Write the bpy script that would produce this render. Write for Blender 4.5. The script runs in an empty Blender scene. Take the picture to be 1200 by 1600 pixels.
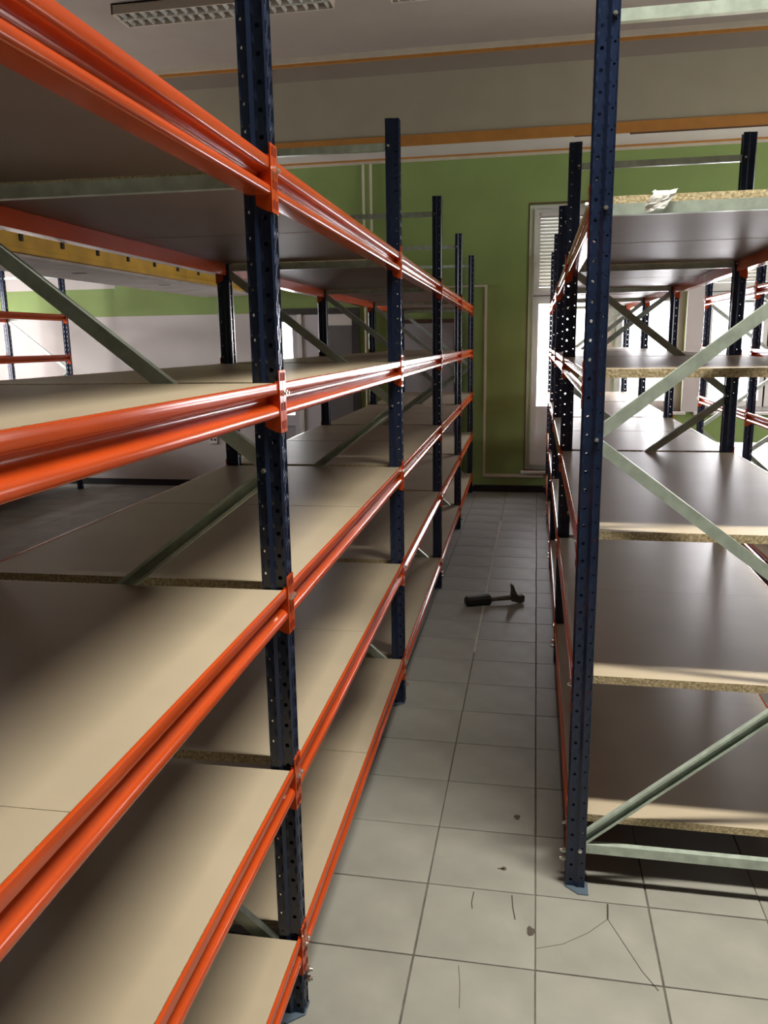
import bpy, bmesh, math, random
from mathutils import Vector, Matrix
random.seed(7)
S = bpy.context.scene
C = S.collection

# ------------------------------------------------------------------ camera
CAM_H, F_PX, YAW, PITCH, ROLL = 1.62, 1255.46, -0.18707, 0.20738, -0.01466
cy, sy, cp, sp = math.cos(YAW), math.sin(YAW), math.cos(PITCH), math.sin(PITCH)
fw = Vector((sy * cp, cy * cp, -sp)); rt = Vector((cy, -sy, 0)); up = rt.cross(fw)
cr, sr = math.cos(ROLL), math.sin(ROLL)
r2 = rt * cr + up * sr; u2 = up * cr - rt * sr
cam = bpy.data.cameras.new('camera'); cam.sensor_fit = 'HORIZONTAL'; cam.sensor_width = 36.0
cam.lens = 36.0 * F_PX / 1200.0; cam.clip_start = 0.02; cam.clip_end = 200
cam_ob = bpy.data.objects.new('camera', cam); C.objects.link(cam_ob)
cam_ob.matrix_world = Matrix(((r2.x, u2.x, -fw.x, 0), (r2.y, u2.y, -fw.y, 0), (r2.z, u2.z, -fw.z, CAM_H), (0, 0, 0, 1)))
S.camera = cam_ob

# ------------------------------------------------------------------ world: overcast daylight outside
w = bpy.data.worlds.new('overcast'); S.world = w; w.use_nodes = True
bg = w.node_tree.nodes['Background']; bg.inputs[0].default_value = (0.93, 0.96, 1.0, 1); bg.inputs[1].default_value = 6.0

# ------------------------------------------------------------------ exposure
vs = S.view_settings; vs.view_transform = 'Standard'; vs.look = 'None'; vs.gamma = 1.0; vs.use_curve_mapping = False
vs.exposure = 0.0
LAMP_W = 90.0        # each lit ceiling fixture
LAMP_COL = (1.0, 0.94, 0.80)
DAY = 85.0           # window daylight, W per square metre of opening
SIDE = 21.0          # the same for the side windows
DAY_COL = (1.0, 0.915, 0.965)
S.cycles.use_denoising = True
S.cycles.max_bounces = 8; S.cycles.diffuse_bounces = 5; S.cycles.sample_clamp_indirect = 6.0

def area(name, loc, rot, sx, syy, power, col, spread=math.pi, parent=None):
    l = bpy.data.lights.new(name, 'AREA'); l.shape = 'RECTANGLE'; l.size = sx; l.size_y = syy
    l.energy = power; l.color = col; l.spread = spread
    o = bpy.data.objects.new(name, l); C.objects.link(o); o.location = loc; o.rotation_euler = rot; o.parent = parent
    return o

YW = 8.78            # back wall
XLW, XRW, YFW = -6.9, 4.3, -2.6
ZC, ZS, YBEAM = 4.34, 3.50, 8.27
R90 = math.pi / 2
# daylight outside the window openings of the back wall and of the left wall
WIN = [(-0.10, 0.62, 0.24, 2.98), (0.76, 1.48, 0.88, 2.98), (1.64, 2.94, 0.88, 2.98)]
for (x0, x1, z0, z1) in WIN:
    zz0 = max(z0, 0.9); zz1 = 2.12
    area('window_daylight', ((x0 + x1) / 2, YW + 0.55, (zz0 + zz1) / 2), (-R90, 0, 0), x1 - x0 + .3, zz1 - zz0 + .1,
         DAY * (x1 - x0 + .3) * (zz1 - zz0 + .1), DAY_COL)
LWIN = (6.5, 8.1, 0.9, 2.4)
RWIN = [(3.7, 5.5, .9, 2.98), (6.3, 8.1, .9, 2.98)]
area('window_daylight', (XLW - .5, 7.3, 1.65), (0, -R90, 0), 1.8, 1.8, DAY * 3.4, DAY_COL)
for (y0, y1, z0, z1) in RWIN:
    area('window_daylight', (XRW + .5, (y0 + y1) / 2, (z0 + z1) / 2), (0, R90, 0), z1 - z0 + .2, y1 - y0 + .2, SIDE * (y1 - y0) * (z1 - z0), DAY_COL)

# ------------------------------------------------------------------ materials
def mat(name, col, rough=.6, metal=0., noise=0., nscale=8., bump=0., bscale=60., spec=.5, col2=None, coat=0.):
    m = bpy.data.materials.new(name); m.use_nodes = True
    nt = m.node_tree; b = nt.nodes['Principled BSDF']
    b.inputs['Roughness'].default_value = rough; b.inputs['Metallic'].default_value = metal
    b.inputs['Specular IOR Level'].default_value = spec; b.inputs['Coat Weight'].default_value = coat
    b.inputs['Coat Roughness'].default_value = .08
    tc = nt.nodes.new('ShaderNodeTexCoord')
    n = nt.nodes.new('ShaderNodeTexNoise'); n.inputs['Scale'].default_value = nscale; n.inputs['Detail'].default_value = 6
    nt.links.new(tc.outputs['Object'], n.inputs['Vector'])
    r = nt.nodes.new('ShaderNodeValToRGB')
    c2 = col2 or tuple(max(0, c * (1 - noise)) for c in col)
    r.color_ramp.elements[0].position = .35; r.color_ramp.elements[1].position = .65
    r.color_ramp.elements[0].color = (*c2, 1); r.color_ramp.elements[1].color = (*col, 1)
    nt.links.new(n.outputs['Fac'], r.inputs['Fac']); nt.links.new(r.outputs['Color'], b.inputs['Base Color'])
    if bump:
        n2 = nt.nodes.new('ShaderNodeTexNoise'); n2.inputs['Scale'].default_value = bscale; n2.inputs['Detail'].default_value = 3
        bp = nt.nodes.new('ShaderNodeBump'); bp.inputs['Strength'].default_value = bump; bp.inputs['Distance'].default_value = .002
        nt.links.new(tc.outputs['Object'], n2.inputs['Vector']); nt.links.new(n2.outputs['Fac'], bp.inputs['Height'])
        nt.links.new(bp.outputs['Normal'], b.inputs['Normal'])
    return m

M = {}
M['orange'] = mat('orange_paint', (.54, .070, .012), .15, 0, .12, 5, spec=.55, bump=.012, bscale=220)
M['navy'] = mat('navy_paint', (.013, .023, .060), .22, 0, .2, 6, spec=.5, bump=.04, bscale=200)
M['zinc'] = mat('galvanised_steel', (.585, .69, .62), .36, .38, .25, 26, bump=.03, bscale=80)
M['bolt'] = mat('zinc_bolt', (.80, .80, .76), .22, .9, .1, 30)
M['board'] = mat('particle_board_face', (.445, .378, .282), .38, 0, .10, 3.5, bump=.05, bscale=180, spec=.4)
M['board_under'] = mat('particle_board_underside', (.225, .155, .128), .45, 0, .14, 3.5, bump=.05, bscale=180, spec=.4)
M['chip'] = mat('particle_board_edge', (.62, .52, .34), .85, 0, 0, 130, bump=.8, bscale=160, col2=(.28, .21, .11))
M['tile'] = mat('floor_tile', (.305, .303, .278), .45, 0, .20, 4.5, bump=.05, bscale=40, spec=.22)
M['grout'] = mat('dark_grout', (.12, .115, .10), .9, 0, .4, 20)
M['grout_light'] = mat('pale_grout', (.62, .6, .55), .9, 0, .3, 40)
M['crack'] = mat('crack_dirt', (.05, .045, .04), .9, 0, .3, 20)
M['stain'] = mat('dark_spot', (.09, .075, .06), .8, 0, .3, 20)
M['green'] = mat('green_wall_paint', (.25, .345, .105), .75, 0, .10, 2.2, bump=.12, bscale=35)
M['white_wall'] = mat('white_wall_paint', (.60, .555, .52), .8, 0, .06, 2.5, bump=.1, bscale=35)
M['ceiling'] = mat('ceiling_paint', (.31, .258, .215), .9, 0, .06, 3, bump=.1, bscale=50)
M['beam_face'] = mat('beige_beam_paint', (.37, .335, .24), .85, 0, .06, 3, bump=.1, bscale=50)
M['beam_band'] = mat('brown_band', (.29, .245, .195), .85, 0, .06, 3)
M['soffit'] = mat('white_soffit_paint', (.66, .60, .57), .85, 0, .05, 3)
M['trim_orange'] = mat('ochre_trim_paint', (.46, .20, .035), .7, 0, .15, 8)
M['cream'] = mat('cream_trim', (.58, .52, .40), .6, 0, .1, 8)
M['frame'] = mat('white_window_frame', (.74, .71, .66), .4, 0, .05, 5)
M['dark'] = mat('dark_gap', (.05, .045, .04), .8, 0, .2, 5)
M['base'] = mat('black_baseboard', (.018, .017, .016), .5, 0, .3, 6)
M['doorgrey'] = mat('grey_door', (.46, .44, .45), .5, 0, .08, 4)
M['doordark'] = mat('dark_grey_door', (.16, .15, .15), .6, 0, .1, 4)
M['doorwhite'] = mat('white_door', (.62, .60, .62), .45, 0, .05, 4)
M['brown'] = mat('brown_frame', (.12, .06, .035), .6, 0, .2, 6)
M['yellow'] = mat('yellow_fascia', (.74, .43, .045), .6, 0, .25, 5)
M['plaster'] = mat('old_white_plaster', (.66, .61, .56), .85, 0, .22, 5, bump=.2, bscale=25)
M['louver'] = mat('aluminium_louver', (.80, .79, .74), .25, .5, .15, 12)
M['fixture'] = mat('cream_fixture_body', (.52, .45, .36), .5, 0, .05, 5)
M['rubber'] = mat('black_rubber', (.012, .012, .012), .55, 0, .3, 30, bump=.2, bscale=90)
M['steel'] = mat('worn_steel', (.20, .185, .15), .42, .8, .35, 25)
M['plate'] = mat('blue_grey_foot_plate', (.16, .22, .30), .4, .5, .2, 12)
M['wall_dim'] = mat('green_grey_wall_paint', (.30, .31, .22), .85, 0, .06, 2.5)
M['outside'] = mat('rendered_wall', (.7, .68, .65), .9, 0, .1, 3)

def pane_mat():
    m = bpy.data.materials.new('window_glass'); m.use_nodes = True; nt = m.node_tree
    for n in list(nt.nodes):
        if n.type != 'OUTPUT_MATERIAL': nt.nodes.remove(n)
    out = [n for n in nt.nodes if n.type == 'OUTPUT_MATERIAL'][0]
    t = nt.nodes.new('ShaderNodeBsdfTransparent'); t.inputs[0].default_value = (.95, .97, .96, 1)
    g = nt.nodes.new('ShaderNodeBsdfGlossy'); g.inputs['Roughness'].default_value = .03
    mx = nt.nodes.new('ShaderNodeMixShader'); mx.inputs[0].default_value = .06
    nt.links.new(t.outputs[0], mx.inputs[1]); nt.links.new(g.outputs[0], mx.inputs[2]); nt.links.new(mx.outputs[0], out.inputs[0])
    return m
M['glass'] = pane_mat()
def trans_mat(name, col, fac, rough=.5):
    m = bpy.data.materials.new(name); m.use_nodes = True; nt = m.node_tree
    for n in list(nt.nodes):
        if n.type != 'OUTPUT_MATERIAL': nt.nodes.remove(n)
    out = [n for n in nt.nodes if n.type == 'OUTPUT_MATERIAL'][0]
    d = nt.nodes.new('ShaderNodeBsdfDiffuse'); d.inputs[0].default_value = (*col, 1)
    t = nt.nodes.new('ShaderNodeBsdfTranslucent'); t.inputs[0].default_value = (*col, 1)
    mx = nt.nodes.new('ShaderNodeMixShader'); mx.inputs[0].default_value = fac
    nt.links.new(d.outputs[0], mx.inputs[1]); nt.links.new(t.outputs[0], mx.inputs[2]); nt.links.new(mx.outputs[0], out.inputs[0])
    return m
M['blind'] = trans_mat('white_blind_slats', (.50, .48, .44), .004)
M['film'] = trans_mat('white_plastic_film', (.8, .8, .8), .35)
M['diffuser'] = mat('fluorescent_tube', (.9, .9, .85), .4)
_b = M['diffuser'].node_tree.nodes['Principled BSDF']
_b.inputs['Emission Color'].default_value = (1, .95, .82, 1); _b.inputs['Emission Strength'].default_value = 12

# ------------------------------------------------------------------ mesh helpers
class MB:
    def __init__(s): s.v = []; s.f = []; s.mi = []
    def quadbox(s, c8, mi=0):
        b = len(s.v); s.v += [tuple(p) for p in c8]
        for q in ((0, 3, 2, 1), (4, 5, 6, 7), (0, 1, 5, 4), (1, 2, 6, 5), (2, 3, 7, 6), (3, 0, 4, 7)):
            s.f.append(tuple(b + i for i in q)); s.mi.append(mi)
        return s
    def box(s, x0, x1, y0, y1, z0, z1, mi=0):
        return s.quadbox([(x0, y0, z0), (x1, y0, z0), (x1, y1, z0), (x0, y1, z0), (x0, y0, z1), (x1, y0, z1), (x1, y1, z1), (x0, y1, z1)], mi)
    def cyl(s, a, b, r, n=10, mi=0, r1=None):
        a = Vector(a); b = Vector(b); d = (b - a).normalized()
        t = Vector((0, 0, 1)) if abs(d.z) < .9 else Vector((1, 0, 0))
        u = d.cross(t).normalized(); v = d.cross(u); k = len(s.v); r1 = r if r1 is None else r1
        for i in range(n):
            t_ = 2 * math.pi * i / n; s.v.append(tuple(a + (u * math.cos(t_) + v * math.sin(t_)) * r))
        for i in range(n):
            t_ = 2 * math.pi * i / n; s.v.append(tuple(b + (u * math.cos(t_) + v * math.sin(t_)) * r1))
        for i in range(n):
            j = (i + 1) % n; s.f.append((k + i, k + j, k + n + j, k + n + i)); s.mi.append(mi)
        s.f.append(tuple(k + i for i in reversed(range(n)))); s.mi.append(mi)
        s.f.append(tuple(k + n + i for i in range(n))); s.mi.append(mi)
        return s
    def prism(s, pts, axis, a, b, mi=0):
        """closed polygon of (p,q) swept along axis from a to b; axis 'y': (x,z); 'x': (y,z); 'z': (x,y)"""
        def P(p, q, t): return {'y': (p, t, q), 'x': (t, p, q), 'z': (p, q, t)}[axis]
        k = len(s.v); n = len(pts)
        s.v += [P(p, q, a) for p, q in pts] + [P(p, q, b) for p, q in pts]
        for i in range(n):
            j = (i + 1) % n; s.f.append((k + i, k + j, k + n + j, k + n + i)); s.mi.append(mi)
        s.f.append(tuple(k + i for i in range(n))); s.mi.append(mi)
        s.f.append(tuple(k + n + i for i in reversed(range(n)))); s.mi.append(mi)
        return s
    def mesh(s, name, mats, bevel=0., smooth=None):
        me = bpy.data.meshes.new(name); me.from_pydata(s.v, [], s.f)
        if not isinstance(mats, (list, tuple)): mats = [mats]
        for m in mats: me.materials.append(M[m])
        for p, i in zip(me.polygons, s.mi): p.material_index = i
        bm = bmesh.new(); bm.from_mesh(me)
        if bevel:
            bmesh.ops.bevel(bm, geom=bm.edges[:], offset=bevel, segments=1, affect='EDGES', profile=.5)
        bmesh.ops.recalc_face_normals(bm, faces=bm.faces[:])
        bm.to_mesh(me); bm.free()
        if smooth:
            me.polygons.foreach_set('use_smooth', [True] * len(me.polygons)); me.set_sharp_from_angle(angle=smooth)
        return me

def link(name, data, parent=None, loc=(0, 0, 0), rz=0.):
    o = bpy.data.objects.new(name, data); C.objects.link(o); o.location = loc; o.rotation_euler = (0, 0, rz); o.parent = parent
    return o
def tag(o, label, cat=None, group=None, kind=None):
    o['label'] = label
    if cat: o['category'] = cat
    if group: o['group'] = group
    if kind: o['kind'] = kind
    return o
def struct(name, me, label, cat, parent=None):
    o = link(name, me, parent); tag(o, label, cat, kind='structure'); return o
def empty(name, loc, label, cat, rz=0., group=None, kind=None):
    o = bpy.data.objects.new(name, None); o.empty_display_size = .1; C.objects.link(o); o.location = loc; o.rotation_euler = (0, 0, rz)
    return tag(o, label, cat, group, kind)

# ------------------------------------------------------------------ floor: tiles with recessed joints
TX, TY = .3235, .2985
X0T, Y0T = .035, 2.156         # one joint crossing
JG = .0022                      # half joint
floor = struct('floor', MB().box(XLW - .2, XRW + .2, YFW - .2, YW + .4, -.12, -.003).mesh('floor', 'grout'),
               'grey tiled floor of the storeroom with dark joints', 'floor')
tile_me = MB().box(JG, TX - JG, JG, TY - JG, -.006, 0).mesh('tile', 'tile', bevel=.0012)
i0, i1 = -2, 6
j0, j1 = math.floor((1.2 - Y0T) / TY), math.floor((YW - .02 - Y0T) / TY)
single = set()
for i in range(i0, i1):
    for j in range(j0, j1):
        o = link('tile', tile_me, floor, (X0T + i * TX + random.uniform(-.0008, .0008), Y0T + j * TY, random.uniform(-.0006, .0004)))
        o.rotation_euler = (random.uniform(-.0012, .0012), random.uniform(-.0012, .0012), 0)
        single.add((i, j))
mb = MB()
for i in range(math.floor((XLW - X0T) / TX), math.ceil((XRW - X0T) / TX)):
    for j in range(math.floor((YFW - Y0T) / TY), math.ceil((YW - Y0T) / TY)):
        if (i, j) in single: continue
        a = max(X0T + i * TX + JG, XLW); b = min(X0T + (i + 1) * TX - JG, XRW)
        c = max(Y0T + j * TY + JG, YFW); d = min(Y0T + (j + 1) * TY - JG, YW)
        if b - a > .01 and d - c > .01: mb.box(a, b, c, d, -.006, 0)
o = link('tile_field', mb.mesh('tile_field', 'tile'), floor); o['kind'] = 'stuff'
# pale joint further up the aisle
link('pale_joint', MB().box(X0T - TX - .0055, X0T - TX + .0055, 4.05, 7.3, -.004, .0008).mesh('pale_joint', 'grout_light'), floor)
def crack(pts, wd):
    m = MB()
    for (x0, y0), (x1, y1) in zip(pts[:-1], pts[1:]):
        d = Vector((x1 - x0, y1 - y0, 0)); n = Vector((-d.y, d.x, 0)).normalized() * wd / 2
        a = Vector((x0, y0, 0)); b = Vector((x1, y1, 0))
        q = [a - n, b - n, b + n, a + n]
        m.quadbox([p + Vector((0, 0, -.001)) for p in q] + [p + Vector((0, 0, .0007)) for p in q])
    return link('crack', m.mesh('crack', 'crack'), floor)
crack([(.243, 2.15), (.238, 2.085)], .005)
crack([(.238, 2.085), (.275, 1.99), (.31, 1.90), (.343, 1.84)], .0022)
crack([(.238, 2.085), (.18, 2.02), (.11, 1.965), (.037, 1.936)], .0014)
crack([(-.147, 2.14), (-.150, 2.09), (-.146, 2.065)], .003)
crack([(-.034, 2.142), (-.030, 2.09), (-.022, 2.04)], .0035)
crack([(-.165, 1.84), (-.156, 1.78), (-.15, 1.70)], .0016)
def spot(x, y, rx, ry, seed):
    rnd = random.Random(seed); pts = []
    for k in range(14):
        t = 2 * math.pi * k / 14; q = rnd.uniform(.7, 1.1); pts.append((x + rx * q * math.cos(t), y + ry * q * math.sin(t)))
    link('stain', MB().prism(pts, 'z', -.001, .0006).mesh('stain', 'stain'), floor)
spot(-.028, 2.553, .012, .016, 1); spot(.022, 2.0, .012, .022, 2); spot(-.063, 2.265, .010, .010, 3); spot(-.07, 2.262, .012, .004, 4)

# ------------------------------------------------------------------ walls, ceiling
def wall_with_holes(name, holes, x0, x1, z0, z1, y0, y1, mi_fn, mats, label):
    """wall in the XZ plane split in a grid round its openings"""
    xs = sorted({x0, x1, *[h[0] for h in holes], *[h[1] for h in holes], *mi_fn[1]})
    zs = sorted({z0, z1, *[h[2] for h in holes], *[h[3] for h in holes], *mi_fn[2]})
    m = MB()
    for a, b in zip(xs[:-1], xs[1:]):
        for c, d in zip(zs[:-1], zs[1:]):
            xm, zm = (a + b) / 2, (c + d) / 2
            if any(h[0] < xm < h[1] and h[2] < zm < h[3] for h in holes): continue
            m.box(a, b, y0, y1, c, d, mi_fn[0](xm, zm))
    return struct(name, m.mesh(name, mats), label, 'wall')
DOORG = (-2.88, -2.60, .05, 1.93)
paint = lambda x, z: (1 if (x < -1.92 and z < 1.96) or (x < -4.75 and z > 2.27) else 0)
wall_with_holes('wall_back', WIN + [DOORG], XLW, XRW, 0, ZS + .1, YW, YW + .32, (paint, [-1.92, -4.75], [1.96, 2.27]),
                ['green', 'white_wall'], 'green painted back wall with white lower part on the left')
# left wall with its window, right wall, wall behind the camera
m = MB()
m.box(XLW - .3, XLW, YFW, LWIN[0], 0, ZC); m.box(XLW - .3, XLW, LWIN[1], YW + .3, 0, ZC)
m.box(XLW - .3, XLW, LWIN[0], LWIN[1], 0, LWIN[2]); m.box(XLW - .3, XLW, LWIN[0], LWIN[1], LWIN[3], ZC)
struct('wall_left', m.mesh('wall_left', 'white_wall'), 'white painted side wall left of the racks', 'wall')
m = MB(); q = YFW
for (y0, y1, z0, z1) in RWIN:
    m.box(XRW, XRW + .3, q, y0, 0, ZC).box(XRW, XRW + .3, y0, y1, 0, z0).box(XRW, XRW + .3, y0, y1, z1, ZC); q = y1
m.box(XRW, XRW + .3, q, YW + .3, 0, ZC)
struct('wall_right', m.mesh('wall_right', 'wall_dim'), 'side wall right of the racks', 'wall')
struct('wall_front', MB().box(XLW, XRW, YFW - .3, YFW, 0, ZC).mesh('wall_front', 'wall_dim'), 'wall behind the viewer', 'wall')
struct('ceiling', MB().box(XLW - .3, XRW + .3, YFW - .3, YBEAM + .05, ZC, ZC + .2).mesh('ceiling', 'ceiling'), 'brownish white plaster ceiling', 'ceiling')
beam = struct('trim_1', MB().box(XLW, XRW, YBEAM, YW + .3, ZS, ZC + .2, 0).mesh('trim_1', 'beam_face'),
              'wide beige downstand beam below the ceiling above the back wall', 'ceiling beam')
# soffit skin, mouldings
link('soffit', MB().box(XLW, XRW, YBEAM + .01, YW, ZS - .012, ZS + .001).mesh('soffit', 'soffit'), beam)
link('edge_strip', MB().box(XLW, XRW, YBEAM - .012, YBEAM + .012, ZS - .014, ZS + .082).mesh('edge_strip', 'trim_orange'), beam)
link('gap_line', MB().box(.80, 2.05, YBEAM - .010, YBEAM + .01, ZS - .026, ZS - .0135).box(.30, .52, YBEAM - .010, YBEAM + .01, ZS - .021, ZS - .0135).mesh('gap_line', 'brown'), beam)
link('dark_band', MB().box(XLW, XRW, YBEAM - .003, YBEAM, 4.13, 4.275).mesh('dark_band', 'beam_band'), beam)  # darker brown band across the beam face, just below the ceiling line
link('ceiling_line', MB().box(XLW, XRW, YBEAM - .02, YBEAM, 4.262, 4.290).mesh('ceiling_line', 'trim_orange'), beam)
link('ceiling_moulding', MB().box(XLW, XRW, YBEAM - .03, YBEAM, 4.290, ZC).mesh('ceiling_moulding', 'cream'), beam)
tr = struct('trim_2', MB().box(XLW, XRW, YW - .025, YW, ZS - .055, ZS - .030).mesh('trim_2', 'cream'),
            'cream moulding with a thin ochre line along the top of the green wall', 'moulding')
link('ochre_line', MB().box(XLW, XRW, YW - .035, YW, ZS - .030, ZS - .0125).mesh('ochre_line', 'trim_orange'), tr)
struct('baseboard_back', MB().box(-5.9, -2.95, YW - .012, YW, 0, .075).box(-1.9, -1.5, YW - .012, YW, 0, .075)
       .box(-.8, XRW, YW - .012, YW, 0, .075).mesh('baseboard_back', 'base', bevel=.002), 'black baseboard along the foot of the back wall', 'baseboard')

# ------------------------------------------------------------------ windows of the back wall
def bars(m, x0, x1, z0, z1, t, ya, yb):
    m.box(x0, x0 + t, ya, yb, z0, z1); m.box(x1 - t, x1, ya, yb, z0, z1)
    m.box(x0 + t, x1 - t, ya, yb, z0, z0 + t); m.box(x0 + t, x1 - t, ya, yb, z1 - t, z1)
    return m
ZT = 2.08
def window(n, x0, x1, z0, z1, label, panel=None, sashes=1):
    ya, yb = YW + .10, YW + .17
    root = empty('window_%d' % n, ((x0 + x1) / 2, YW + .1, z0), label, 'window', kind='structure')
    off = Vector((-(x0 + x1) / 2, -(YW + .1), -z0))
    def part(name, m, mt, kind=None, parent=None, bev=0.):
        o = link(name, m.mesh(name, mt, bevel=bev), parent or root, off if parent is None else (0, 0, 0))
        if kind: o['kind'] = kind
        return o
    part('frame', bars(MB(), x0, x1, z0, z1, .055, ya, yb).box(x0 + .055, x1 - .055, ya, yb, ZT - .03, ZT + .03), 'frame')
    part('seam', bars(MB(), x0 - .012, x1 + .012, z0 - .004, z1 + .012, .012, YW - .004, YW + .02), 'brown')
    part('transom_gap', MB().box(x0 + .05, x1 - .05, ya - .004, ya, ZT - .004, ZT + .004), 'dark')
    w_ = (x1 - x0 - .11) / sashes
    for k in range(sashes):
        a = x0 + .055 + k * w_; b = a + w_
        for (c, d, low) in ((z0 + .055, ZT - .03, True), (ZT + .03, z1 - .055, False)):
            s_ = part('sash', bars(MB(), a - .008, b + .008, c - .008, d + .008, .062, ya - .022, yb - .02), 'frame')
            g0 = c + .054
            if low and panel:
                g0 = panel
                link('panel', MB().box(a + .054, b - .054, ya + .005, yb - .03, c + .054, panel - .05).mesh('panel', 'frame'), s_)
                link('rail', MB().box(a + .05, b - .05, ya - .022, yb - .02, panel - .05, panel).mesh('rail', 'frame'), s_)
            link('pane', MB().box(a + .054, b - .054, ya + .02, ya + .026, g0, d - .054).mesh('pane', 'glass'), s_)
            if not low:
                m = MB(); z = d - .06
                while z > c + .06:
                    m.quadbox([(a + .05, ya - .034, z - .018), (b - .05, ya - .034, z - .018), (b - .05, ya - .010, z + .0175), (a + .05, ya - .010, z + .0175),
                               (a + .05, ya - .034, z - .0172), (b - .05, ya - .034, z - .0172), (b - .05, ya - .010, z + .0183), (a + .05, ya - .010, z + .0183)])
                    z -= .034
                bl = link('blind', m.mesh('blind', 'blind'), s_); bl['kind'] = 'stuff'
                link('blind_rail', MB().box(a + .06, b - .06, ya - .036, ya - .006, d - .05, d - .025).mesh('blind_rail', 'frame'), s_)
    sl = part('sill', MB().box(x0 - .04, x1 + .04, YW - .05, ya, z0 - .03, z0), 'frame', bev=.004)
    return root
window(1, *WIN[0], 'tall white balcony window with blinds above, left end of the bright glazing', panel=.93)
window(2, *WIN[1], 'white framed bright window seen through the middle of the right rack')
window(3, *WIN[2], 'white framed bright window at the far right beyond the pale pier', sashes=2)
def side_window(n, X, y0, y1, z0, z1, label):
    m = MB(); s_ = 1 if X > 0 else -1
    xa, xb = sorted((X + s_ * .09, X + s_ * .16))
    for a, b, c, d in ((y0, y0 + .06, z0, z1), (y1 - .06, y1, z0, z1), (y0, y1, z0, z0 + .06), (y0, y1, z1 - .06, z1), ((y0 + y1) / 2 - .05, (y0 + y1) / 2 + .05, z0, z1)):
        m.box(xa, xb, a, b, c, d)
    w_ = struct('window_%d' % n, m.mesh('window_frame', 'frame'), label, 'window')
    xa, xb = sorted((X + s_ * .124, X + s_ * .13))
    link('pane', MB().box(xa, xb, y0 + .05, y1 - .05, z0 + .05, z1 - .05).mesh('pane', 'glass'), w_)
side_window(4, XLW, *LWIN, 'white framed window in the left side wall')
side_window(5, XRW, *RWIN[0], 'white framed window in the right side wall, nearer one')
side_window(6, XRW, *RWIN[1], 'white framed window in the right side wall, next to the back corner')
# pale pier between the windows
struct('trim_3', MB().box(1.48, 1.64, YW - .03, YW - .001, .88, 3.0).mesh('trim_3', 'white_wall'), 'pale pier lining between the two windows at the right', 'wall lining')
struct('trim_4', MB().box(.62, .76, YW - .02, YW - .001, .6, 3.0).mesh('trim_4', 'white_wall'), 'narrow pale lining beside the balcony window', 'wall lining')

# ------------------------------------------------------------------ doors of the back wall
d1 = empty('door_1', (-2.4, YW, 0), 'white double door with a bright glazed leaf and a dark leaf', 'door', kind='structure')
def dpart(root, name, m, mt, bev=0.):
    return link(name, m.mesh(name, mt, bevel=bev), root, Vector((0, 0, 0)) - root.location)
dpart(d1, 'frame', MB().box(-2.95, -2.88, YW - .03, YW + .02, 0, 2.0).box(-1.98, -1.90, YW - .03, YW + .02, 0, 2.0).box(-2.88, -1.98, YW - .03, YW + .02, 1.94, 2.0), 'dark')
lf = dpart(d1, 'glazed_leaf', MB().box(-2.88, -2.83, YW - .02, YW + .03, .02, 1.93).box(-2.66, -2.60, YW - .02, YW + .03, .02, 1.93)
           .box(-2.83, -2.66, YW - .02, YW + .03, 1.86, 1.93).box(-2.83, -2.66, YW - .02, YW + .03, .02, .12).box(-2.83, -2.66, YW - .02, YW + .03, .72, .84), 'doorwhite')
link('pane', MB().box(-2.83, -2.66, YW, YW + .006, .84, 1.86).mesh('pane', 'glass'), lf)
link('panel', MB().box(-2.83, -2.66, YW, YW + .02, .12, .72).mesh('panel', 'doorgrey'), lf)
dpart(d1, 'post', MB().box(-2.595, -2.55, YW - .035, YW + .01, 0, 1.94), 'frame', .003)
dpart(d1, 'plain_leaf', MB().box(-2.545, -2.30, YW - .02, YW + .01, .01, 1.935), 'doorwhite', .003)
dpart(d1, 'dark_leaf', MB().box(-2.29, -1.985, YW - .012, YW + .01, .01, 1.81), 'doordark', .003)
dpart(d1, 'transom_panel', MB().box(-2.29, -1.985, YW - .012, YW + .01, 1.815, 1.935), 'frame', .003)
area('window_daylight', (-2.74, YW + .5, 1.3), (-R90, 0, 0), .5, 1.4, DAY * .35, DAY_COL)
d2 = empty('door_2', (-1.15, YW, 0), 'plain light grey door in a brown frame behind the left rack', 'door', kind='structure')
dpart(d2, 'frame', MB().box(-1.52, -1.47, YW - .03, YW + .01, 0, 1.86).box(-.87, -.81, YW - .03, YW + .01, 0, 1.86).box(-1.47, -.87, YW - .03, YW + .01, 1.82, 1.86), 'brown', .003)
dpart(d2, 'leaf', MB().box(-1.47, -.87, YW - .018, YW + .01, .01, 1.82), 'doorgrey', .003)
link('handle', MB().cyl((-1.40, YW - .02, 1.0), (-1.40, YW - .06, 1.0), .008).cyl((-1.40, YW - .06, 1.0), (-1.29, YW - .06, 1.0), .008).mesh('handle', 'bolt'), d2, Vector((0, 0, 0)) - d2.location)

# ------------------------------------------------------------------ pipes, trunking, socket
for k, x in enumerate((-1.825, -1.745)):
    p_ = empty('heating_pipe', (x, YW - .035, 0), ('left' if k == 0 else 'right') + ' one of two thin cream vertical pipes on the green wall', 'pipe', group='vertical wall pipes')
    link('pipe', MB().cyl((0, 0, 0), (0, 0, ZS - .06), .0125, 12).mesh('pipe', 'cream', smooth=.6), p_)
    for z in (.4, 1.5, 2.6):
        link('clip', MB().box(-.018, .018, -.006, .034, z, z + .02).mesh('clip', 'cream'), p_)
t_ = empty('cable_trunking', (-.53, YW - .004, .2), 'pale cable trunking running down the green wall beside the left rack', 'trunking')
def tp(name, m): link(name, m.mesh(name, 'cream', bevel=.002), t_, Vector((.53, -YW, -.2)))
tp('upright_duct', MB().box(-.55, -.525, YW - .018, YW - .0005, .17, 2.2)); tp('upper_duct', MB().box(-1.0, -.55, YW - .016, YW, 2.18, 2.2))
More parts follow.
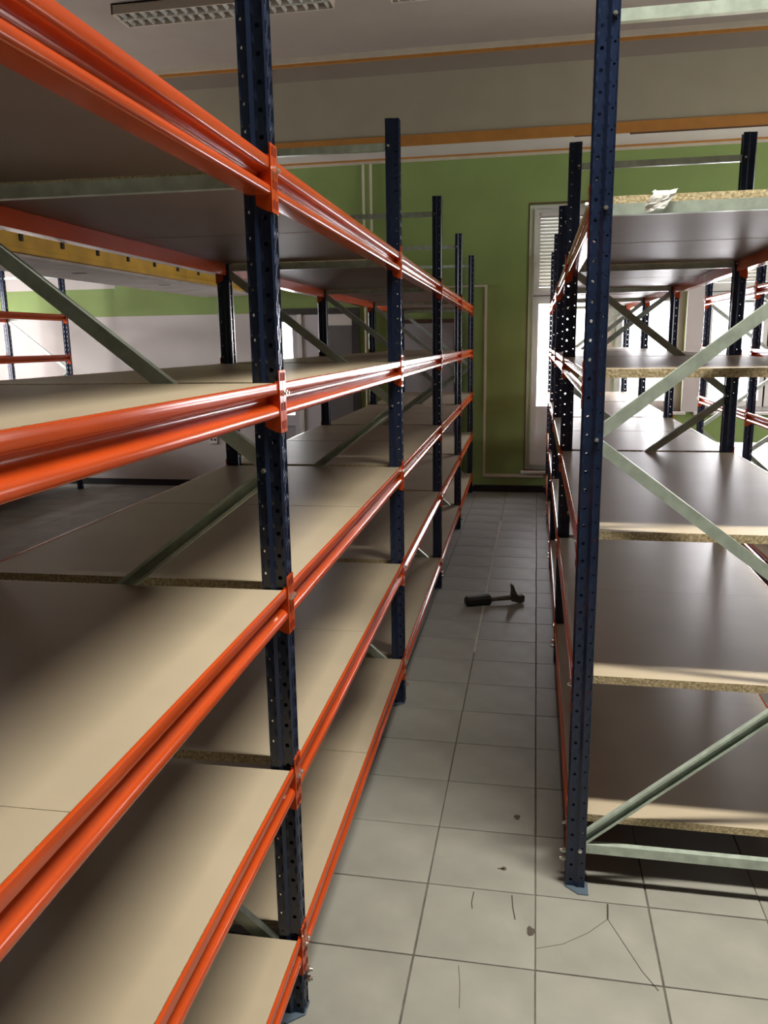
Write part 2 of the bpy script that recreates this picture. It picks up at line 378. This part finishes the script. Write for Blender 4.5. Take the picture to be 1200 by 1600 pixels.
tp('lower_duct', MB().box(-.525, .10, YW - .02, YW, .165, .20))
so = empty('wall_socket', (-3.66, YW - .001, .55), 'small white double wall socket on the white wall behind the left rack', 'socket')
link('plate', MB().box(-.045, .045, -.014, 0, -.045, .045).mesh('plate', 'frame', bevel=.003), so)
for dx in (-.02, .02):
    link('outlet', MB().cyl((dx, -.013, 0), (dx, -.016, 0), .014, 12).mesh('outlet', 'dark'), so)

# ------------------------------------------------------------------ hanging yellow beam at the left
yb_ = empty('hanging_beam', (-3.33, 5.4, 2.18), 'yellow fronted beam with white underside hanging left of the left rack', 'beam')
YB0, YB1 = 1.6, YW - .01
def yp(name, m, mt, bev=0.): return link(name, m.mesh(name, mt, bevel=bev), yb_, (3.33, -5.4, -2.18))
yp('underside', MB().box(-3.68, -3.02, YB0, YB1, 2.150, 2.185), 'plaster', .004)
yp('fascia', MB().box(-3.03, -2.99, YB0, YB1, 2.168, 2.40), 'yellow', .004)
yp('rear_fascia', MB().box(-3.70, -3.67, YB0, YB1, 2.160, 2.40), 'plaster', .004)
yp('lower_ledge', MB().box(-2.995, -2.982, YB0, YB1, 2.168, 2.20), 'yellow', .002)
y = 1.9
clip_me = MB().box(-.008, .008, -.014, .014, 0, .06).mesh('bracket', 'dark', bevel=.002)
k = 0
while y < 8.6:
    link('bracket', clip_me, yb_, (-2.985 + 3.33, y - 5.4, 2.235 - 2.18)); y += .4275
for yy in (2.4, 4.4):
    link('hanger', MB().cyl((0, 0, .02), (0, 0, ZC - 2.18), .012, 8).mesh('hanger', 'steel'), yb_, (-.05, yy - 5.4, 0))
for k_, (x, y) in enumerate(((-3.3, 5.6), (-3.25, 6.9))):
    link('scuff', MB().prism([(x + .12 * math.cos(t) * .5, y + .03 * math.sin(t)) for t in [i * math.pi / 6 for i in range(12)]], 'z', 2.1488, 2.151).mesh('scuff', 'stain'), yb_, (3.33, -5.4, -2.18))

# ------------------------------------------------------------------ ceiling luminaires
FL, FWD, FH = 1.80, .29, .08
def luminaire(x0, yc, label, lit):
    f = empty('ceiling_luminaire', (x0 + FL / 2, yc, ZC), label, 'ceiling lamp', group='louvered ceiling luminaires')
    h = FL / 2; b = FWD / 2
    link('housing', MB().box(-h, h, -b, -b + .012, -FH, 0).box(-h, h, b - .012, b, -FH, 0).box(-h, -h + .012, -b, b, -FH, 0).box(h - .012, h, -b, b, -FH, 0)
         .box(-h, h, -b, b, -.012, 0).mesh('housing', 'fixture'), f)
    for sgn in (-1, 1):
        link('reflector', MB().quadbox([(-h + .02, sgn * .005, -FH + .002), (h - .02, sgn * .005, -FH + .002), (h - .02, sgn * .012, -FH + .002), (-h + .02, sgn * .012, -FH + .002),
             (-h + .02, sgn * .005, -.02), (h - .02, sgn * .005, -.02), (h - .02, sgn * .008, -.02), (-h + .02, sgn * .008, -.02)]).mesh('reflector', 'louver'), f)
        link('tube', MB().cyl((-h + .04, sgn * .07, -.04), (h - .04, sgn * .07, -.04), .013, 10).mesh('tube', 'diffuser' if lit else 'frame', smooth=.6), f)
    n = 20
    for i in range(n):
        x = -h + .06 + i * (FL - .12) / (n - 1)
        for sgn in (-1, 1):
            a, c = sorted((sgn * .014, sgn * (b - .013)))
            link('louver_blade', LB[sgn], f, (x, 0, 0))
    if lit:
        area('luminaire_light', (0, 0, -FH - .004), (0, 0, 0), FL - .1, FWD - .05, LAMP_W, LAMP_COL, math.radians(102), f)
    return f
LB = {}
for sgn in (-1, 1):
    a, c = sorted((sgn * .014, sgn * (FWD / 2 - .013)))
    LB[sgn] = MB().quadbox([(-.003, a, -FH + .001), (.003, a, -FH + .001), (.003, c, -FH + .001), (-.003, c, -FH + .001),
                            (-.016, a, -.055), (.016, a, -.055), (.016, c, -.055), (-.016, c, -.055)]).mesh('louver_blade', 'louver')
luminaire(-3.46, 6.84, 'unlit louvered fluorescent luminaire on the ceiling at upper left', False)
luminaire(-1.20, 6.84, 'unlit louvered ceiling luminaire cut by the top edge, right of the navy upright', False)
luminaire(-.05, 1.55, 'lit louvered fluorescent luminaire overhead, above the front end of the aisle', True)

# ------------------------------------------------------------------ racks
H, D, W = 2.49, .79, .055
LEV = [.218, .665, 1.097, 1.542, 1.981]
PITCH_H = .05
HW0, HW1 = .0185, .0235       # half widths of the upright: aisle part, brace part
def post_mesh():
    v = []; fc = []
    def strip(pa, pb, u=None, hw=None, hh=None, zoff=0., round_=True):
        """vertical sheet between plan points pa and pb, one hole per pitch at fraction u"""
        pa = Vector(pa); pb = Vector(pb); ln = (pb - pa).length
        def P(s, z): q = pa.lerp(pb, s / ln); return (q.x, q.y, z)
        n = int(round(H / PITCH_H)); ph = H / n
        for k in range(n):
            z0, z1 = k * ph, (k + 1) * ph
            if u is None:
                b = len(v); v.extend([P(0, z0), P(ln, z0), P(ln, z1), P(0, z1)]); fc.append((b, b + 1, b + 2, b + 3)); continue
            uc, zc = u * ln, z0 + ph * (.5 + zoff)
            outer = [(0, z0), (uc, z0), (ln, z0), (ln, zc), (ln, z1), (uc, z1), (0, z1), (0, zc)]
            if round_:
                q = .7071; inner = [(-q, -q), (0, -1), (q, -q), (1, 0), (q, q), (0, 1), (-q, q), (-1, 0)]
            else:
                inner = [(-1, -1), (0, -1), (1, -1), (1, 0), (1, 1), (0, 1), (-1, 1), (-1, 0)]
            b = len(v); v.extend([P(*o) for o in outer]); v.extend([P(uc + i[0] * hw, zc + i[1] * hh) for i in inner])
            for i in range(8):
                j = (i + 1) % 8; fc.append((b + i, b + j, b + 8 + j, b + 8 + i))
    # aisle face (x = 0) with two staggered rows of slots
    strip((0, -HW0 + .002), (0, 0), .5, .0035, .011, 0, False)
    strip((0, 0), (0, HW0 - .002), .5, .0035, .011, -.12, False)
    for s in (1, -1):
        def st(a, b, *r, **k): strip((a[0], a[1] * s), (b[0], b[1] * s), *r, **k)
        st((0, HW0 - .002), (-.002, HW0))
        st((-.002, HW0), (-.026, HW0), .5, .0050, .0050)
        st((-.026, HW0), (-.034, HW1))
        st((-.034, HW1), (-.053, HW1), .55, .0032, .0032, zoff=.22)
        st((-.053, HW1), (-.055, HW1 - .002))
        st((-.055, HW1 - .002), (-.055, HW1 - .012))
    me = bpy.data.meshes.new('upright'); me.from_pydata(v, [], fc)
    bm = bmesh.new(); bm.from_mesh(me)
    bmesh.ops.remove_doubles(bm, verts=bm.verts[:], dist=.0001)
    bmesh.ops.recalc_face_normals(bm, faces=bm.faces[:])
    bmesh.ops.solidify(bm, geom=bm.faces[:], thickness=.0016)
    bm.to_mesh(me); bm.free(); me.materials.append(M['navy'])
    return me
POST = post_mesh()
FOOT = MB().prism([(.004, -HW0 - .002), (-.035, -HW1 - .030), (-W - .010, -HW1 - .030), (-W - .010, HW1 + .030), (-.035, HW1 + .030), (.004, HW0 + .002)], 'z', .0005, .004).mesh('foot_plate', 'plate')
BOLT = MB().cyl((0, 0, 0), (.007, 0, 0), .0062, 6).cyl((.007, 0, 0), (.011, 0, 0), .0035, 8).mesh('bolt', 'bolt')
FBOLT = MB().cyl((0, 0, 0), (.012, 0, 0), .0075, 6).cyl((.012, 0, 0), (.019, 0, 0), .0045, 8).mesh('foot_bolt', 'bolt')
BBOLT = MB().cyl((0, 0, 0), (0, -.006, 0), .0058, 6).cyl((0, -.006, 0), (0, -.009, 0), .0035, 8).mesh('brace_bolt', 'bolt')

PROF = [(-.0065, 0), (-.002, 0), (-.0006, -.0006), (0, -.002), (0, -.0195), (-.0012, -.0225), (-.004, -.0248), (-.0075, -.0260), (-.0200, -.0282), (-.0232, -.0300), (-.0242, -.033),
        (-.0242, -.0365), (-.0230, -.0395), (-.0190, -.0425), (-.0045, -.0505), (-.0008, -.0535), (.0010, -.0570), (.0014, -.0605), (.0014, -.0655), (.0004, -.069), (-.002, -.071), (-.006, -.0715),
        (-.045, -.0715), (-.045, -.0245), (-.0065, -.0245)]
_bc = {}
def beam_mesh(ln):
    k = round(ln, 4)
    if k not in _bc:
        _bc[k] = MB().prism(PROF, 'y', 0, ln).mesh('beam', 'orange', smooth=math.radians(40))
    return _bc[k]
def conn_mesh(s):
    """angle connector; post centre at y = 0, beam on the side y*s > 0"""
    m = MB()
    a, b = sorted((s * .0012, s * (HW0 + .004)))
    m.prism([(a, .026), (b, .026), (b, -.104), (a, -.104)], 'x', .0004, .0034)
    a, b = sorted((s * (HW0 + .001), s * (HW0 + .0042)))
    m.prism([(.0032, .004), (.0032, -.104), (-.006, -.102), (-.018, -.097), (-.030, -.090), (-.040, -.080), (-.048, -.068), (-.050, -.05), (-.050, -.024), (-.0065, -.024), (-.0065, .004)], 'y', a, b)
    for zc in (.012, -.050, -.088):
        for yy in (.0065, .0135):
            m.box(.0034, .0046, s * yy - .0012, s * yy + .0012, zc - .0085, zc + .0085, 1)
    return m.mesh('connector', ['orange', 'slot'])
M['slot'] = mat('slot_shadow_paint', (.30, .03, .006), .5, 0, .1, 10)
CONN = {1: conn_mesh(1), -1: conn_mesh(-1)}
def channel(pa, pb, wd=.032, dp=.020, t=.002, y0=-.011, sg=1):
    """galvanised C channel from (x,z) pa to pb, web towards -y"""
    a = Vector((pa[0], 0, pa[1])); b = Vector((pb[0], 0, pb[1])); d = (b - a).normalized(); n = Vector((-d.z, 0, d.x))
    prof = [(-wd / 2, 0), (wd / 2, 0), (wd / 2, dp), (wd / 2 - .007, dp), (wd / 2 - .007, dp - t), (wd / 2 - t, dp - t), (wd / 2 - t, t), (-wd / 2 + t, t), (-wd / 2 + t, dp - t),
            (-wd / 2 + .007, dp - t), (-wd / 2 + .007, dp), (-wd / 2, dp)]
    m = MB(); k = len(prof)
    for e in (a, b):
        for (q, y) in prof: m.v.append(tuple(e + n * q + Vector((0, sg * (y0 + y), 0))))
    for i in range(k):
        j = (i + 1) % k; m.f.append((i, j, k + j, k + i)); m.mi.append(0)
    for base in (0, k):
        for q in ((0, 1, 6, 7), (1, 2, 5, 6), (2, 3, 4, 5), (0, 7, 8, 11), (8, 9, 10, 11)): m.f.append(tuple(base + i for i in q)); m.mi.append(0)
    return m
_br = {}
def brace_meshes(flip, side):
    sg = 1 if side > 0 else -1
    op = (1,) if side > 0 else (0,)          # members whose open side looks at the viewer
    def ch(i, *a): return channel(*a, sg=-sg if i in op else sg)
    if (flip, side) not in _br:
        fx, rx = -.042, -(D - .042)
        if flip: fx, rx = rx, fx
        L_ = [('brace', ch(0, (fx, .150), (rx, .775))), ('brace', ch(1, (rx, .815), (fx, 1.345))), ('brace', ch(2, (fx, 1.372), (rx, 1.925)))]
        s = sorted((fx, rx))
        L_ += [('strut', ch(3, (s[0], .128), (s[1], .128), .030)), ('strut', ch(4, (s[0], 1.942), (s[1], 1.942), .028)), ('strut', ch(5, (s[0], 2.388), (s[1], 2.388), .028))]
        _br[(flip, side)] = [(n_, m_.mesh(n_, 'zinc')) for n_, m_ in L_]
        _br[(flip, 'b')] = [(fx + .004, .128), (rx - .004, .128), (fx + .004, 1.358), (rx - .004, .795), (fx + .004, 1.945), (rx, 1.945), (fx, 2.388), (rx, 2.388)]
    return _br[(flip, side)], _br[(flip, 'b')]
BGAP = .008
def board_mesh(ln, seed):
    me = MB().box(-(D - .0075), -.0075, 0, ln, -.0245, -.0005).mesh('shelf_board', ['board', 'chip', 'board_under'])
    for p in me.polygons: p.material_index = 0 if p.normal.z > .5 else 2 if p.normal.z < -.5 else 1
    return me
_bd = {}

def rack(side, loc, rz, ys, label, group, boards=None, flip=(), mirror_boards=True, sleeves=True):
    """side +1: the aisle face looks towards +x. ys: upright positions along the run (centre), local."""
    root = empty('shelving_rack', loc, label, 'shelving', rz + (0 if side > 0 else math.pi), group)
    # in the rack's own frame the aisle face is at x = 0 and the run goes along y (reversed when turned round)
    yy = ys if side > 0 else [-q for q in ys]
    order = sorted(yy)
    cam_side = -1 if side > 0 else 1                    # local y direction towards the viewer
    for yi, y in enumerate(yy):
        bm_, bb = brace_meshes(yi in flip, side)
        for rear in (0, 1):
            p = link('upright', POST, root, (-D if rear else 0, y, 0), math.pi if rear else 0)
            link('foot_plate', FOOT, p)
            for z in (.085, .112): link('foot_bolt', FBOLT, p, (.001, .004, z))
        for n_, me in bm_:
            link(n_, me, root, (0, y, 0), 0)
        for (bx, bz) in bb:
            x_ = bx
            if cam_side < 0: link('brace_bolt', BBOLT, root, (x_, y - HW1, bz))
            else: link('brace_bolt', BBOLT, root, (x_, y + HW1, bz), math.pi)
    for a, b in zip(order[:-1], order[1:]):
        ln = b - a - 2 * (HW0 + .004)
        for li, z in enumerate(LEV):
            for rear in (0, 1):
                if rear: o = link('beam', beam_mesh(ln), root, (-D, b - HW0 - .004, z), math.pi)
                else: o = link('beam', beam_mesh(ln), root, (0, a + HW0 + .004, z))
                link('connector', CONN[1], o, (0, -HW0 - .004, 0)); link('connector', CONN[-1], o, (0, ln + HW0 + .004, 0))
                link('bolt', BOLT, o, (.0034, -HW0 + .006, -.022)); link('bolt', BOLT, o, (.0034, ln + HW0 - .006, -.022))
            if boards is not None and li not in boards: continue
            half = (b - a - 2 * (HW1 + .006)) / 2
            key = round(half, 4)
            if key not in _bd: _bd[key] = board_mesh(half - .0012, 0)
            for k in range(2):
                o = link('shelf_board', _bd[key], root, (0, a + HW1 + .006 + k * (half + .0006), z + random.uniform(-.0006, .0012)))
    return root

TH = .019
ct, st_ = math.cos(TH), math.sin(TH)
xl, yl = -.4942, 1.6224 + HW1
L = 1.7667
rack(1, (xl * ct - yl * st_, xl * st_ + yl * ct, 0), TH, [-2 * L, -L, 0, L, 2 * L, 3 * L, 4 * L - .012],
     'long orange and navy shelving rack with empty boards along the left of the aisle', 'orange and navy shelving racks')
rack(-1, (.125, 2.207 + HW1, 0), 0, [0, 1.755, 3.52, 4.98, 6.42],
     'orange and navy rack right of the aisle, end frame with braces facing the viewer', 'orange and navy shelving racks', flip=(1,))
rack(-1, (1.50, 7.98, 0), 0, [0, -L, -2 * L, -3 * L], 'shelving rack behind the right rack, in front of the bright windows',
     'orange and navy shelving racks', flip=(0, 1, 2, 3), boards={0, 1})
rack(1, (-5.18, 8.45, 0), 0, [0, -L, -2 * L], 'far shelving rack at the left edge beside the white wall',
     'orange and navy shelving racks', boards={0, 1, 2})

# ------------------------------------------------------------------ hammer on the floor
hm = empty('claw_hammer', (-.25, 4.88, 0), 'claw hammer with thick black grip lying on the aisle floor', 'hammer', rz=.42)
m = MB(); secs = [(-.165, .026, .020), (-.156, .036, .029), (-.10, .034, .028), (-.05, .036, .029), (-.008, .040, .031), (0, .028, .022)]
ring = 8
for (x, hy, hz) in secs:
    for k in range(ring):
        t = 2 * math.pi * (k + .5) / ring; c_ = max(-1, min(1, 1.25 * math.cos(t))); s_ = max(-1, min(1, 1.25 * math.sin(t)))
        m.v.append((x, hy * c_, .031 + hz * s_))
for i in range(len(secs) - 1):
    for k in range(ring):
        j = (k + 1) % ring; m.f.append((i * ring + k, i * ring + j, (i + 1) * ring + j, (i + 1) * ring + k)); m.mi.append(0)
m.f.append(tuple(range(ring))); m.mi.append(0); m.f.append(tuple((len(secs) - 1) * ring + k for k in range(ring))); m.mi.append(0)
link('grip', m.mesh('grip', 'rubber', smooth=.6), hm)
link('shaft', MB().cyl((-.005, 0, .028), (.145, -.012, .034), .013, 10, r1=.017).mesh('shaft', 'steel', smooth=.6), hm)
m = MB()
pts = [(-.030, .016), (-.010, .012), (.012, .006), (.040, .004), (.052, .010), (.054, .040), (.046, .048), (.020, .044), (.004, .056), (-.010, .088), (-.022, .122), (-.030, .120), (-.026, .085), (-.030, .050)]
m = MB().prism([(.160 + p, q + .001) for p, q in pts], 'y', -.034, -.004)
hd = link('head', m.mesh('head', 'steel', bevel=.002), hm); hd.rotation_euler = (0, 0, -.05)

# ------------------------------------------------------------------ scrap of plastic film on the right rack
m = MB(); rnd = random.Random(3); nx, nz = 9, 10
for k in range(nz):
    for i in range(nx):
        u = i / (nx - 1); q = k / (nz - 1)
        x = -.030 + .052 * u + .022 * q * (1 if u > .3 else .6) - .008 * (1 - q); z = -.036 + .050 * q + .006 * u
        yb2 = -.006 - .010 * math.sin(3.1 * u + 2 * q) * (1 - q * .4) + rnd.uniform(-.0022, .0022)
        m.v.append((x + rnd.uniform(-.003, .003), yb2 + max(0, q - .75) * .05, z + rnd.uniform(-.003, .003)))
for k in range(nz - 1):
    for i in range(nx - 1):
        b = k * nx + i; m.f.append((b, b + 1, b + nx + 1, b + nx)); m.mi.append(0)
pf = link('plastic_scrap', m.mesh('plastic_scrap', 'film'), None, (.292, 2.207, 1.966))
tag(pf, 'crumpled scrap of white plastic film caught on the top shelf edge of the right rack', 'plastic film')
